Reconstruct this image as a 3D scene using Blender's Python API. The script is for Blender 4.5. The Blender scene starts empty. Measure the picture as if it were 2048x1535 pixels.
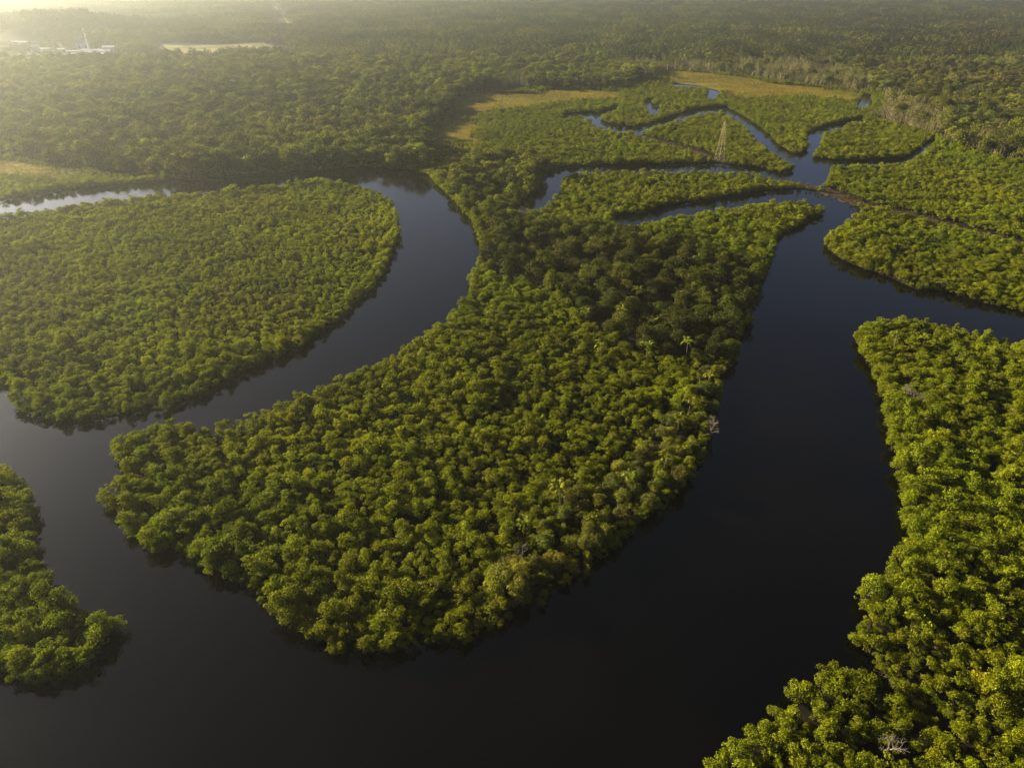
import bpy, bmesh, math, random
import numpy as np
from mathutils import Vector, Matrix
from mathutils.geometry import delaunay_2d_cdt

# ------------------------------------------------------------------ camera, sky, sun, exposure
scene = bpy.context.scene
COL = scene.collection
R = math.radians
CAM_H, PITCH = 120.0, 32.0
cam_data = bpy.data.cameras.new('camera')
cam_data.sensor_width = 36.0
cam_data.lens = 36.0 * 1340.0 / 2048.0
cam_data.clip_start, cam_data.clip_end = 1.0, 60000.0
camera = bpy.data.objects.new('camera', cam_data)
camera.location = (0, 0, CAM_H)
camera.rotation_euler = (R(90 - PITCH), 0, 0)
COL.objects.link(camera)
scene.camera = camera

SUN_EL, SUN_AZ = 17.0, -64.0          # azimuth from +Y (view direction) towards +X
world = bpy.data.worlds.new('World')
scene.world = world
world.use_nodes = True
wn = world.node_tree
for n in list(wn.nodes): wn.nodes.remove(n)
w_out = wn.nodes.new('ShaderNodeOutputWorld')
w_bg = wn.nodes.new('ShaderNodeBackground')
w_sky = wn.nodes.new('ShaderNodeTexSky')
w_sky.sky_type = 'NISHITA'
w_sky.sun_disc = False
w_sky.sun_elevation = R(SUN_EL)
w_sky.sun_rotation = R(SUN_AZ)
w_sky.altitude = 20.0
w_sky.air_density = 0.25
w_sky.dust_density = 1.7
w_sky.ozone_density = 1.2
w_bg.inputs['Strength'].default_value = 0.05
wn.links.new(w_sky.outputs[0], w_bg.inputs['Color'])
wn.links.new(w_bg.outputs[0], w_out.inputs['Surface'])

sun_data = bpy.data.lights.new('sun', 'SUN')
sun_data.energy = 5.0
sun_data.angle = R(0.55)
sun_data.color = (1.0, 0.86, 0.60)
sun = bpy.data.objects.new('sun', sun_data)
to_sun = Vector((math.sin(R(SUN_AZ)) * math.cos(R(SUN_EL)), math.cos(R(SUN_AZ)) * math.cos(R(SUN_EL)), math.sin(R(SUN_EL))))
sun.rotation_euler = to_sun.to_track_quat('Z', 'Y').to_euler()
sun.location = (0, 0, 400)
COL.objects.link(sun)

vs = scene.view_settings
vs.view_transform = 'Standard'
vs.look = 'None'
vs.exposure = 2.1
vs.gamma = 1.0
vs.use_curve_mapping = False
cy = scene.cycles
cy.use_denoising = True
try: cy.denoiser = 'OPENIMAGEDENOISE'
except Exception: pass
cy.max_bounces = 6
cy.diffuse_bounces = 3
cy.glossy_bounces = 3
cy.transmission_bounces = 3
cy.volume_bounces = 0
cy.transparent_max_bounces = 6
cy.use_adaptive_sampling = True
cy.adaptive_threshold = 0.02
cy.caustics_reflective = False
cy.caustics_refractive = False

random.seed(7)
rng = np.random.default_rng(11)

# outlines traced in image pixels and projected onto the ground, metres east and north of the point below the camera
WATER = [[[-372.7,369.9],[-306.6,398.2],[-292.4,409.5],[-269.4,423.6],[-223.2,440.9],[-169.6,456.8],[-131.4,465.8],[-112.2,472.5],[-91.4,472.5],[-66.2,464.5],[-56.6,454.3],[-48.6,430.3],[-37.8,403.3],[-30.3,380.8],[-23.0,358.6],[-18.4,335.0],[-14.7,307.3],[-16.8,285.3],[-19.0,275.5],[-17.6,258.9],[-22.0,249.6],[-25.6,234.0],[-29.9,231.0],[-33.4,221.1],[-38.6,217.1],[-40.8,210.3],[-47.7,200.6],[-52.9,197.2],[-57.8,193.2],[-59.1,189.4],[-66.2,184.1],[-70.1,177.8],[-74.0,173.0],[-77.5,172.1],[-80.4,168.3],[-84.2,168.9],[-89.6,163.8],[-94.2,163.8],[-101.5,166.5],[-105.6,166.5],[-111.7,163.1],[-115.1,158.5],[-116.3,155.1],[-114.0,152.1],[-107.3,143.3],[-106.9,135.0],[-108.3,133.4],[-107.4,131.6],[-103.7,128.6],[-99.6,124.8],[-93.5,118.4],[-87.8,114.5],[-83.5,113.9],[-79.6,113.4],[-74.3,109.2],[-68.9,107.5],[-64.2,105.6],[-59.8,104.0],[-54.8,97.9],[-49.4,93.9],[-44.8,90.0],[-40.4,88.4],[-38.1,86.0],[-35.2,85.6],[-33.2,87.1],[-25.8,85.5],[-16.9,87.9],[-8.7,89.3],[-2.5,91.7],[1.7,96.6],[8.4,99.6],[9.9,102.3],[17.9,106.6],[20.7,111.2],[27.5,117.6],[34.8,124.5],[42.5,132.6],[45.9,135.4],[50.0,141.5],[55.5,149.5],[57.0,155.5],[61.7,164.1],[64.4,172.5],[69.2,184.4],[73.0,195.5],[80.1,206.0],[85.0,219.5],[92.8,232.3],[99.9,249.5],[108.3,269.4],[119.9,292.8],[129.1,313.7],[135.4,329.5],[143.1,339.4],[165.4,362.1],[177.4,373.5],[178.4,374.8],[176.8,382.0],[164.3,388.8],[121.2,376.3],[98.8,366.3],[77.8,353.3],[63.6,345.0],[54.2,349.9],[58.4,369.1],[72.2,372.6],[95.4,390.3],[123.3,400.2],[154.1,417.0],[168.0,420.3],[183.4,421.4],[193.7,414.8],[200.3,400.2],[201.5,376.8],[177.6,349.1],[157.3,327.4],[155.5,316.5],[156.7,304.9],[162.4,291.8],[169.7,281.8],[174.6,268.6],[187.3,265.0],[196.2,254.9],[207.3,245.0],[237.2,218.9],[212.0,190.3],[187.0,216.4],[180.8,221.1],[175.2,228.0],[167.8,232.3],[149.7,235.3],[134.3,231.0],[128.9,225.2],[126.1,214.3],[124.0,201.3],[121.1,189.9],[118.8,181.7],[115.2,172.6],[111.8,162.3],[109.8,157.6],[109.0,151.1],[104.5,144.0],[104.8,140.3],[100.9,132.2],[98.6,127.8],[97.5,122.6],[92.9,117.8],[89.4,113.1],[84.5,108.8],[80.7,105.7],[77.8,103.2],[75.4,99.5],[75.9,95.7],[70.7,92.0],[70.2,89.3],[72.0,87.6],[72.8,76.6],[68.3,82.0],[64.2,83.5],[60.2,82.6],[58.5,79.9],[52.5,77.7],[52.4,74.8],[48.1,75.0],[47.2,72.3],[42.5,70.3],[41.7,68.7],[39.0,67.8],[38.1,65.6],[34.9,65.9],[32.3,64.9],[32.2,62.7],[27.8,53.8],[24.5,39.9],[-122.3,39.9],[-153.8,84.6],[-100.8,80.7],[-96.3,80.0],[-89.4,80.3],[-84.6,81.8],[-83.6,83.7],[-84.0,88.7],[-82.9,91.8],[-82.4,93.7],[-87.0,95.7],[-92.2,96.6],[-97.0,99.9],[-101.4,101.8],[-108.2,109.2],[-112.3,114.8],[-118.6,122.8],[-121.4,127.8],[-124.2,131.8],[-129.5,138.1],[-130.6,140.7],[-137.6,144.4],[-141.3,145.9],[-204.2,154.4],[-264.7,218.9],[-172.7,191.6],[-167.3,187.6],[-162.0,180.6],[-156.5,174.9],[-148.3,170.2],[-138.8,167.8],[-129.0,168.9],[-116.4,173.8],[-107.9,174.3],[-107.1,178.0],[-101.6,182.4],[-97.5,189.0],[-92.0,197.4],[-84.7,205.6],[-76.3,217.8],[-72.0,229.3],[-67.1,239.6],[-64.7,247.8],[-63.3,258.4],[-60.0,268.6],[-58.3,281.1],[-57.2,294.4],[-57.8,314.3],[-57.9,321.7],[-58.5,339.2],[-62.7,361.5],[-69.0,385.9],[-80.2,406.2],[-95.0,421.6],[-102.2,426.2],[-126.2,438.0],[-157.9,416.0],[-205.6,404.1],[-238.4,387.8],[-268.8,375.4],[-284.1,366.3],[-341.6,335.5]],[[3.5,390.8],[9.7,403.3],[17.5,418.1],[18.9,439.9],[24.1,461.9],[36.9,475.2],[62.0,482.0],[93.7,482.0],[126.4,486.2],[149.1,486.2],[171.9,473.8],[181.7,460.6],[193.1,467.2],[194.5,466.5],[194.4,490.0],[191.8,516.0],[193.9,546.3],[198.1,587.8],[199.5,621.7],[197.3,664.2],[183.9,666.8],[161.6,644.7],[132.3,610.8],[114.0,589.8],[98.9,576.0],[86.5,577.9],[74.5,596.0],[65.5,626.2],[64.0,649.5],[46.9,640.0],[49.0,669.6],[67.8,679.7],[82.1,679.7],[100.0,703.4],[106.5,711.6],[96.9,674.4],[80.4,649.5],[80.8,650.3],[84.5,631.9],[95.3,618.7],[106.1,612.3],[120.1,623.1],[140.0,647.9],[172.3,690.0],[194.9,708.8],[211.3,708.8],[215.5,667.1],[214.9,620.9],[212.8,578.1],[208.3,547.2],[209.0,519.1],[215.2,514.4],[226.3,528.1],[232.0,545.8],[246.3,585.9],[263.7,606.0],[288.5,627.5],[323.3,655.0],[311.3,626.2],[275.0,593.9],[253.4,572.1],[235.7,530.7],[220.7,507.7],[225.0,502.2],[235.1,494.8],[252.4,494.8],[287.0,502.2],[315.0,533.6],[344.8,570.6],[334.8,549.8],[310.9,519.2],[277.7,481.4],[241.1,471.6],[220.4,471.6],[210.6,451.2],[198.3,428.8],[185.3,428.8],[176.9,434.6],[170.2,435.8],[163.1,448.1],[142.8,455.7],[107.8,453.1],[68.2,458.3],[44.8,451.8],[32.7,438.2],[28.7,410.0],[23.5,391.2],[13.8,372.1],[6.2,370.3]],[[135.8,735.6],[144.0,752.4],[140.9,720.0],[147.8,714.4],[136.6,662.2],[129.6,664.7],[131.3,690.8]],[[192.5,863.7],[233.8,867.7],[243.3,855.9],[227.2,790.3],[209.2,746.0],[201.8,749.8],[221.4,814.2],[219.2,820.7],[183.8,824.4]],[[339.2,704.6],[384.2,787.6],[383.9,771.2],[349.2,696.3]]]
MARSH = [[[-73.8,574.1],[-67.1,623.1],[-56.3,679.7],[-54.6,746.3],[-46.0,790.9],[-29.5,804.5],[-5.0,794.3],[26.7,787.6],[37.3,818.6],[86.3,822.2],[122.0,801.1],[115.3,755.6],[78.8,746.2],[42.4,734.0],[20.6,702.3],[-14.1,694.1],[-37.1,650.6],[-47.9,645.6],[-27.9,614.5],[-36.6,574.3],[-14.1,547.2],[-38.6,549.0],[-59.0,536.8]],[[205.0,983.9],[216.1,978.9],[255.4,954.6],[297.7,909.2],[312.9,859.8],[346.5,840.6],[375.1,815.1],[383.4,794.3],[354.9,740.1],[337.6,749.3],[317.1,765.2],[290.2,771.7],[259.5,755.6],[234.5,762.0],[232.3,809.5],[216.0,854.8],[191.8,862.8],[185.6,879.2]],[[-445.8,500.7],[-371.1,497.7],[-346.4,487.6],[-325.4,479.3],[-297.9,472.5],[-284.9,455.5],[-290.8,449.1],[-296.0,440.5],[-306.6,449.1],[-326.7,451.6],[-406.4,451.6]]]
FIELD = [[[-621.2,1329.4],[-565.2,1303.4],[-511.3,1320.7],[-450.4,1365.7],[-361.8,1215.7],[-410.2,1193.7],[-445.7,1119.0],[-484.4,1106.3],[-544.4,1186.5]],[[-606.6,1075.9],[-602.7,1112.6],[-572.8,1131.9],[-536.4,1058.3],[-541.9,1035.8],[-569.3,1046.9]],[[-664.3,1112.6],[-656.3,1125.4],[-612.2,1052.6],[-625.0,1052.6]],[[-722.2,1064.1],[-709.3,1087.9],[-672.5,1041.3],[-651.1,1003.5],[-685.0,1014.1]]]
TRACK = [[[175.1,441.3],[184.3,430.8],[196.0,420.7],[201.6,403.6],[207.2,385.8],[219.2,377.4],[231.1,361.5],[241.4,346.7],[251.3,332.0],[262.6,321.9]],[[99.4,584.9],[115.0,560.5],[126.3,541.1],[136.9,524.6],[145.1,504.3],[149.7,494.0]]]
ROAD = [[[-1199.9,3779.0],[-868.0,2788.6],[-648.5,2157.6],[-484.4,1668.6]]]
FOREST = [[[-621.0,494.4],[-380.5,512.4],[-329.3,485.8],[-297.0,474.8],[-266.9,456.4],[-225.7,446.5],[-170.3,459.0],[-113.0,476.1],[-92.0,476.1],[-59.8,468.1],[-56.2,494.4],[-68.3,545.0],[-78.1,581.5],[-69.7,631.4],[-60.0,689.5],[-57.4,757.9],[-46.7,803.9],[27.9,825.1],[125.3,825.1],[205.8,988.1],[257.6,963.4],[300.1,917.2],[347.9,847.5],[389.7,807.3],[407.3,790.2],[373.5,711.0],[332.8,654.5],[336.0,618.2],[351.8,577.7],[343.6,545.0],[347.8,512.4],[361.5,483.0],[563.5,456.4],[1766.7,1100.1],[5585.7,5525.4],[-5755.8,5525.4],[-1802.4,1100.1]]]
KNOLL = [[[-10.4,348.9],[9.6,350.6],[32.9,342.4],[57.9,334.4],[76.7,325.3],[90.8,310.9],[105.7,295.7],[113.3,283.3],[94.3,239.1],[80.1,210.2],[70.3,202.9],[55.4,206.5],[42.5,214.0],[33.0,226.0],[25.1,243.7],[14.0,263.7],[3.5,274.6],[-11.0,283.3],[-15.2,305.5]]]
NECK = [[[-50.6,440.8],[-42.2,466.7],[-22.7,488.0],[13.1,503.1],[32.3,460.0],[19.4,432.3],[17.1,411.7],[10.4,384.7],[1.6,362.4],[-10.4,348.7],[-15.6,315.1],[-25.3,353.7]]]
FRINGE = [[[81.0,212.0],[71.4,199.4],[63.0,192.7],[49.7,168.9],[38.0,153.7],[24.7,138.2],[13.8,134.2],[4.3,117.8],[-2.7,106.7],[-7.9,96.9],[-10.3,84.6],[-2.4,86.9],[9.2,96.9],[26.3,112.1],[47.7,134.2],[62.7,166.3],[78.3,199.4]]]
GAP = [[[34.9,158.8],[48.5,177.5],[50.8,173.3],[38.8,157.6],[30.0,146.0],[24.7,142.8]]]
BROWN = [[[-174.3,325.1],[-166.0,348.4],[-116.6,325.1],[-88.3,291.4],[-85.8,248.0],[-96.3,230.0],[-114.8,238.8],[-138.8,279.5]],[[-91.5,361.2],[-75.7,356.8],[-71.3,325.1],[-82.4,317.8]],[[-99.1,238.8],[-78.9,252.9],[-76.7,213.9],[-92.3,206.5]]]
PALE_ZONE = [[[124.6,1045.8],[291.7,1152.8],[452.5,1087.5],[426.5,855.2],[367.8,799.5],[296.0,909.6],[255.3,956.0],[203.1,975.8],[141.8,918.6]],[[361.9,720.1],[420.1,782.4],[404.9,692.3],[356.8,578.0],[337.3,572.2],[332.5,612.8],[333.8,673.9]],[[-37.6,855.2],[-8.8,918.6],[21.6,875.4],[19.7,792.6],[-18.5,785.7]]]
PALMS = [[2.5,117.7],[12.6,128.4],[30.7,135.4],[41.1,229.6],[28.1,230.9],[52.8,223.2],[48.9,160.5],[137.5,210.9],[148.0,210.9],[154.4,201.4],[54.2,169.8],[64.2,186.7],[62.0,206.5],[41.1,142.8],[-124.7,259.0],[-130.9,260.6],[-115.7,255.9],[-92.9,229.6],[-89.8,241.7],[-79.9,222.8],[-123.3,267.0],[-76.7,293.6],[-77.3,313.8],[52.0,251.4],[78.1,259.0],[31.2,202.8],[-76.5,482.4],[-58.7,463.9],[45.4,390.4],[46.7,202.8]]
DEAD = [[9.3,358.9],[13.8,355.4],[4.4,362.4],[127.1,181.1],[128.1,178.1],[374.0,550.2],[375.8,519.1],[58.7,160.2],[60.4,162.7],[-94.5,208.3],[2.4,111.9],[66.4,65.8]]
VILLAGE = [[-976.3,1375.1],[-873.2,1356.5],[-735.1,1254.1],[-658.8,1246.3],[-562.0,1151.8],[-513.3,1030.3],[-576.3,1030.3],[-624.4,1041.3],[-635.0,988.1],[-709.0,978.1]]
PYLON = [149.4,495.4]
MAST = [-673.1,1185.5]
SHEDS = [[-862.0,1310.9,28,9,5,4],[-766.4,1199.9,10,9,9,20],[-761.4,1214.7,20,7,4,3],[-729.4,1207.3,11,7,4,0],[-693.2,1178.4,22,6,4,3],[-660.4,1185.5,46,7,5,2],[-639.6,1185.5,18,11,9,6],[-659.3,1131.0,20,8,5,4],[-659.8,1157.6,12,8,5,4],[-652.0,1157.6,16,8,5,0],[-627.2,1131.0,18,9,5,4],[-631.7,1157.6,16,9,6,3],[-705.1,1080.9,18,9,4,5],[-666.9,1002.7,16,7,4,2],[-710.7,1046.1,9,6,4,0],[-696.9,1214.7,20,13,12,15]]
ISLAND = [[-14.6, 306.1], [-68.8, 183.4], [-109.0, 133.4], [-84.0, 110.1], [-31.9, 82.6], [-2.5, 88.4], [59.0, 156.4], [127.4, 309.5]]

# ------------------------------------------------------------------ helpers
def link_obj(name, mesh, parent=None):
    o = bpy.data.objects.new(name, mesh)
    COL.objects.link(o)
    o.parent = parent
    return o
def tag(o, label=None, cat=None, group=None, kind=None):
    if label: o['label'] = label
    if cat: o['category'] = cat
    if group: o['group'] = group
    if kind: o['kind'] = kind
    return o
def mesh_from(name, verts, faces, mats, midx=None, smooth=False):
    me = bpy.data.meshes.new(name)
    me.from_pydata([tuple(v) for v in verts], [], [tuple(f) for f in faces])
    for m in mats: me.materials.append(m)
    if midx is not None: me.polygons.foreach_set('material_index', midx)
    if smooth: me.polygons.foreach_set('use_smooth', [True] * len(me.polygons))
    me.update()
    return me
def inside(pts, poly):
    x, y = pts[:, 0], pts[:, 1]
    p = np.asarray(poly); n = len(p); r = np.zeros(len(pts), bool)
    j = n - 1
    for i in range(n):
        xi, yi, xj, yj = p[i, 0], p[i, 1], p[j, 0], p[j, 1]
        if yi != yj:
            c = ((yi > y) != (yj > y)) & (x < (xj - xi) * (y - yi) / (yj - yi) + xi)
            r ^= c
        j = i
    return r
def inside_any(pts, polys):
    r = np.zeros(len(pts), bool)
    for p in polys: r |= inside(pts, p)
    return r
def edge_dist(pts, poly, closed=True):
    p = np.asarray(poly, float)
    a = p if closed else p[:-1]
    b = np.roll(p, -1, 0) if closed else p[1:]
    d = np.full(len(pts), 1e9)
    for i in range(len(a)):
        ab = b[i] - a[i]; L = max(ab @ ab, 1e-9)
        t = np.clip(((pts - a[i]) @ ab) / L, 0, 1)
        q = pts - (a[i] + t[:, None] * ab)
        d = np.minimum(d, np.hypot(q[:, 0], q[:, 1]))
    return d
def hash_noise(pts, scale, seed):
    """smooth value noise on a lattice, 0..1"""
    q = pts / scale + seed * 17.31
    i = np.floor(q).astype(np.int64); f = q - i; f = f * f * (3 - 2 * f)
    def h(ix, iy):
        n = (ix * 374761393 + iy * 668265263 + seed * 1442695041) & 0xffffffff
        n = ((n ^ (n >> 13)) * 1274126177) & 0xffffffff
        return ((n ^ (n >> 16)) & 0xffff) / 65535.0
    a = h(i[:, 0], i[:, 1]); b = h(i[:, 0] + 1, i[:, 1]); c = h(i[:, 0], i[:, 1] + 1); d = h(i[:, 0] + 1, i[:, 1] + 1)
    return (a * (1 - f[:, 0]) + b * f[:, 0]) * (1 - f[:, 1]) + (c * (1 - f[:, 0]) + d * f[:, 0]) * f[:, 1]
HILLS = [(-900, 1500, 29, 44, 110), (-1090, 1480, 34, 52, 110), (-980, 1500, 4, 120, 120), (-810, 1520, 9, 60, 100), (-1260, 1500, 40, 90, 130), (2230, 3150, 60, 220, 260)]
def hill_z(pts):
    z = np.zeros(len(pts))
    for x, y, h, sx, sy in HILLS:
        z += h * np.exp(-((pts[:, 0] - x) / sx) ** 2 / 2 - ((pts[:, 1] - y) / sy) ** 2 / 2)
    return np.where(z < 0.6, 0, z)

# ------------------------------------------------------------------ materials
def new_mat(name):
    m = bpy.data.materials.new(name); m.use_nodes = True
    nt = m.node_tree
    for n in list(nt.nodes): nt.nodes.remove(n)
    out = nt.nodes.new('ShaderNodeOutputMaterial')
    return m, nt, out
def leaf_mat(name, base, vary=0.35, trans=0.35, warm=(1.08, 1.1, 0.4)):
    """leaf: diffuse + translucent, tinted for each tree, varied for each leaf"""
    m, nt, out = new_mat(name)
    N, L = nt.nodes.new, nt.links.new
    geo = N('ShaderNodeNewGeometry')
    at = N('ShaderNodeAttribute'); at.attribute_type = 'INSTANCER'; at.attribute_name = 'tint'
    ramp = N('ShaderNodeMapRange')
    ramp.inputs['To Min'].default_value = 1 - vary; ramp.inputs['To Max'].default_value = 1 + vary
    L(geo.outputs['Random Per Island'], ramp.inputs['Value'])
    mul = N('ShaderNodeVectorMath'); mul.operation = 'SCALE'
    L(at.outputs['Vector'], mul.inputs[0]); L(ramp.outputs[0], mul.inputs['Scale'])
    col = N('ShaderNodeVectorMath'); col.operation = 'MULTIPLY'
    col.inputs[1].default_value = base
    L(mul.outputs[0], col.inputs[0])
    wm = N('ShaderNodeVectorMath'); wm.operation = 'MULTIPLY'; wm.inputs[1].default_value = warm
    L(col.outputs[0], wm.inputs[0])
    dif = N('ShaderNodeBsdfDiffuse'); tr = N('ShaderNodeBsdfTranslucent'); mix = N('ShaderNodeMixShader')
    gl = N('ShaderNodeBsdfGlossy'); gl.inputs['Roughness'].default_value = 0.45; gl.inputs['Color'].default_value = (1, 1, 1, 1)
    mix2 = N('ShaderNodeMixShader'); mix2.inputs[0].default_value = 0.006
    L(col.outputs[0], dif.inputs['Color']); L(wm.outputs[0], tr.inputs['Color'])
    mix.inputs[0].default_value = trans
    L(dif.outputs[0], mix.inputs[1]); L(tr.outputs[0], mix.inputs[2])
    L(mix.outputs[0], mix2.inputs[1]); L(gl.outputs[0], mix2.inputs[2])
    L(mix2.outputs[0], out.inputs['Surface'])
    return m
def noise_mat(name, c1, c2, scale, rough=0.9, detail=6, c3=None, scale3=0.02, bump=0.0):
    m, nt, out = new_mat(name)
    N, L = nt.nodes.new, nt.links.new
    tc = N('ShaderNodeTexCoord')
    ns = N('ShaderNodeTexNoise'); ns.inputs['Scale'].default_value = scale; ns.inputs['Detail'].default_value = detail
    L(tc.outputs['Object'], ns.inputs['Vector'])
    cr = N('ShaderNodeValToRGB')
    cr.color_ramp.elements[0].position = 0.35; cr.color_ramp.elements[1].position = 0.65
    cr.color_ramp.elements[0].color = (*c1, 1); cr.color_ramp.elements[1].color = (*c2, 1)
    L(ns.outputs['Fac'], cr.inputs[0])
    src = cr.outputs[0]
    if c3:
        n3 = N('ShaderNodeTexNoise'); n3.inputs['Scale'].default_value = scale3; n3.inputs['Detail'].default_value = 4
        L(tc.outputs['Object'], n3.inputs['Vector'])
        r3 = N('ShaderNodeMapRange'); r3.inputs['From Min'].default_value = 0.45; r3.inputs['From Max'].default_value = 0.6
        L(n3.outputs['Fac'], r3.inputs['Value'])
        mx = N('ShaderNodeMix'); mx.data_type = 'RGBA'
        L(r3.outputs[0], mx.inputs['Factor']); L(src, mx.inputs['A']); mx.inputs['B'].default_value = (*c3, 1)
        src = mx.outputs['Result']
    b = N('ShaderNodeBsdfPrincipled'); b.inputs['Roughness'].default_value = rough
    b.inputs['Specular IOR Level'].default_value = 0.05
    L(src, b.inputs['Base Color'])
    if bump:
        bp = N('ShaderNodeBump'); bp.inputs['Strength'].default_value = bump
        L(ns.outputs['Fac'], bp.inputs['Height']); L(bp.outputs[0], b.inputs['Normal'])
    L(b.outputs[0], out.inputs['Surface'])
    return m
M = {}
M['mangrove'] = leaf_mat('mangrove_leaves', (0.152, 0.170, 0.002), 0.42, 0.34)
M['broadleaf'] = leaf_mat('broadleaf_leaves', (0.088, 0.097, 0.008), 0.45, 0.30)
M['palm'] = leaf_mat('palm_leaves', (0.13, 0.145, 0.008), 0.25, 0.4)
M['grass'] = leaf_mat('marsh_grass_blades', (0.15, 0.12, 0.01), 0.35, 0.35, (1.1, 1.0, 0.8))
M['dead'] = noise_mat('bleached_wood', (0.10, 0.085, 0.065), (0.18, 0.15, 0.12), 3.0)
M['pale_bark'] = noise_mat('pale_bark', (0.19, 0.15, 0.09), (0.28, 0.23, 0.14), 2.0)
M['palm_bark'] = noise_mat('palm_bark', (0.08, 0.065, 0.04), (0.13, 0.105, 0.07), 3.0)
M['bark'] = noise_mat('mangrove_bark', (0.03, 0.024, 0.018), (0.065, 0.052, 0.04), 4.0)
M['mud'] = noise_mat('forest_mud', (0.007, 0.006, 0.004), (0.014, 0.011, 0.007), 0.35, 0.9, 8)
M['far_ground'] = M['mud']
M['marsh'] = noise_mat('marsh_turf', (0.115, 0.092, 0.007), (0.165, 0.128, 0.009), 0.08, 0.95, 8, (0.055, 0.062, 0.008), 0.02)
M['field'] = noise_mat('pasture', (0.13, 0.115, 0.04), (0.22, 0.185, 0.075), 0.03, 0.95, 8, (0.08, 0.09, 0.025), 0.02)
M['village'] = noise_mat('village_grass', (0.02, 0.024, 0.008), (0.04, 0.045, 0.014), 0.04, 0.95, 8, (0.014, 0.017, 0.006), 0.02)
M['sand'] = noise_mat('bare_sand', (0.22, 0.155, 0.09), (0.30, 0.22, 0.13), 0.08, 0.95, 6)
M['track'] = noise_mat('corridor_mud', (0.022, 0.015, 0.009), (0.05, 0.034, 0.02), 0.5, 0.95, 8)
M['steel'] = noise_mat('galvanised_steel', (0.26, 0.21, 0.11), (0.36, 0.30, 0.18), 2.0, 0.6)
M['white_wall'] = noise_mat('white_render', (0.36, 0.36, 0.35), (0.48, 0.48, 0.47), 0.5)
M['sheet_roof'] = noise_mat('pale_sheet_roof', (0.34, 0.36, 0.40), (0.46, 0.48, 0.52), 0.4, 0.5)
M['grey_roof'] = noise_mat('grey_sheet_roof', (0.28, 0.30, 0.32), (0.38, 0.40, 0.42), 0.4, 0.5)
M['mast_paint'] = noise_mat('mast_paint', (0.70, 0.70, 0.66), (0.80, 0.80, 0.76), 0.5)
M['door'] = noise_mat('dark_door', (0.06, 0.07, 0.09), (0.09, 0.10, 0.12), 1.0)

def water_mat():
    m, nt, out = new_mat('tannin_water')
    N, L = nt.nodes.new, nt.links.new
    tc = N('ShaderNodeTexCoord')
    b = N('ShaderNodeBsdfPrincipled')
    b.inputs['Base Color'].default_value = (0.006, 0.0042, 0.0026, 1)
    b.inputs['Roughness'].default_value = 0.05
    b.inputs['IOR'].default_value = 1.333
    # broad silt clouds just under the surface
    n2 = N('ShaderNodeTexNoise'); n2.inputs['Scale'].default_value = 0.018; n2.inputs['Detail'].default_value = 5
    L(tc.outputs['Object'], n2.inputs['Vector'])
    cr = N('ShaderNodeValToRGB')
    cr.color_ramp.elements[0].position = 0.4; cr.color_ramp.elements[1].position = 0.7
    cr.color_ramp.elements[0].color = (0.0005, 0.0004, 0.0003, 1); cr.color_ramp.elements[1].color = (0.002, 0.0014, 0.0008, 1)
    L(n2.outputs['Fac'], cr.inputs[0]); L(cr.outputs[0], b.inputs['Base Color'])
    n1 = N('ShaderNodeTexNoise'); n1.inputs['Scale'].default_value = 0.55; n1.inputs['Detail'].default_value = 3
    mp = N('ShaderNodeMapping'); mp.inputs['Scale'].default_value = (0.6, 1.6, 1.0)
    L(tc.outputs['Object'], mp.inputs['Vector']); L(mp.outputs[0], n1.inputs['Vector'])
    bp = N('ShaderNodeBump'); bp.inputs['Strength'].default_value = 0.09; bp.inputs['Distance'].default_value = 0.3
    L(n1.outputs['Fac'], bp.inputs['Height']); L(bp.outputs[0], b.inputs['Normal'])
    # wind patches vary the roughness
    n3 = N('ShaderNodeTexNoise'); n3.inputs['Scale'].default_value = 0.012; n3.inputs['Detail'].default_value = 3
    L(tc.outputs['Object'], n3.inputs['Vector'])
    mr = N('ShaderNodeMapRange'); mr.inputs['From Min'].default_value = 0.35; mr.inputs['From Max'].default_value = 0.7
    mr.inputs['To Min'].default_value = 0.03; mr.inputs['To Max'].default_value = 0.14
    L(n3.outputs['Fac'], mr.inputs['Value']); L(mr.outputs[0], b.inputs['Roughness'])
    L(b.outputs[0], out.inputs['Surface'])
    return m
M['water'] = water_mat()

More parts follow.
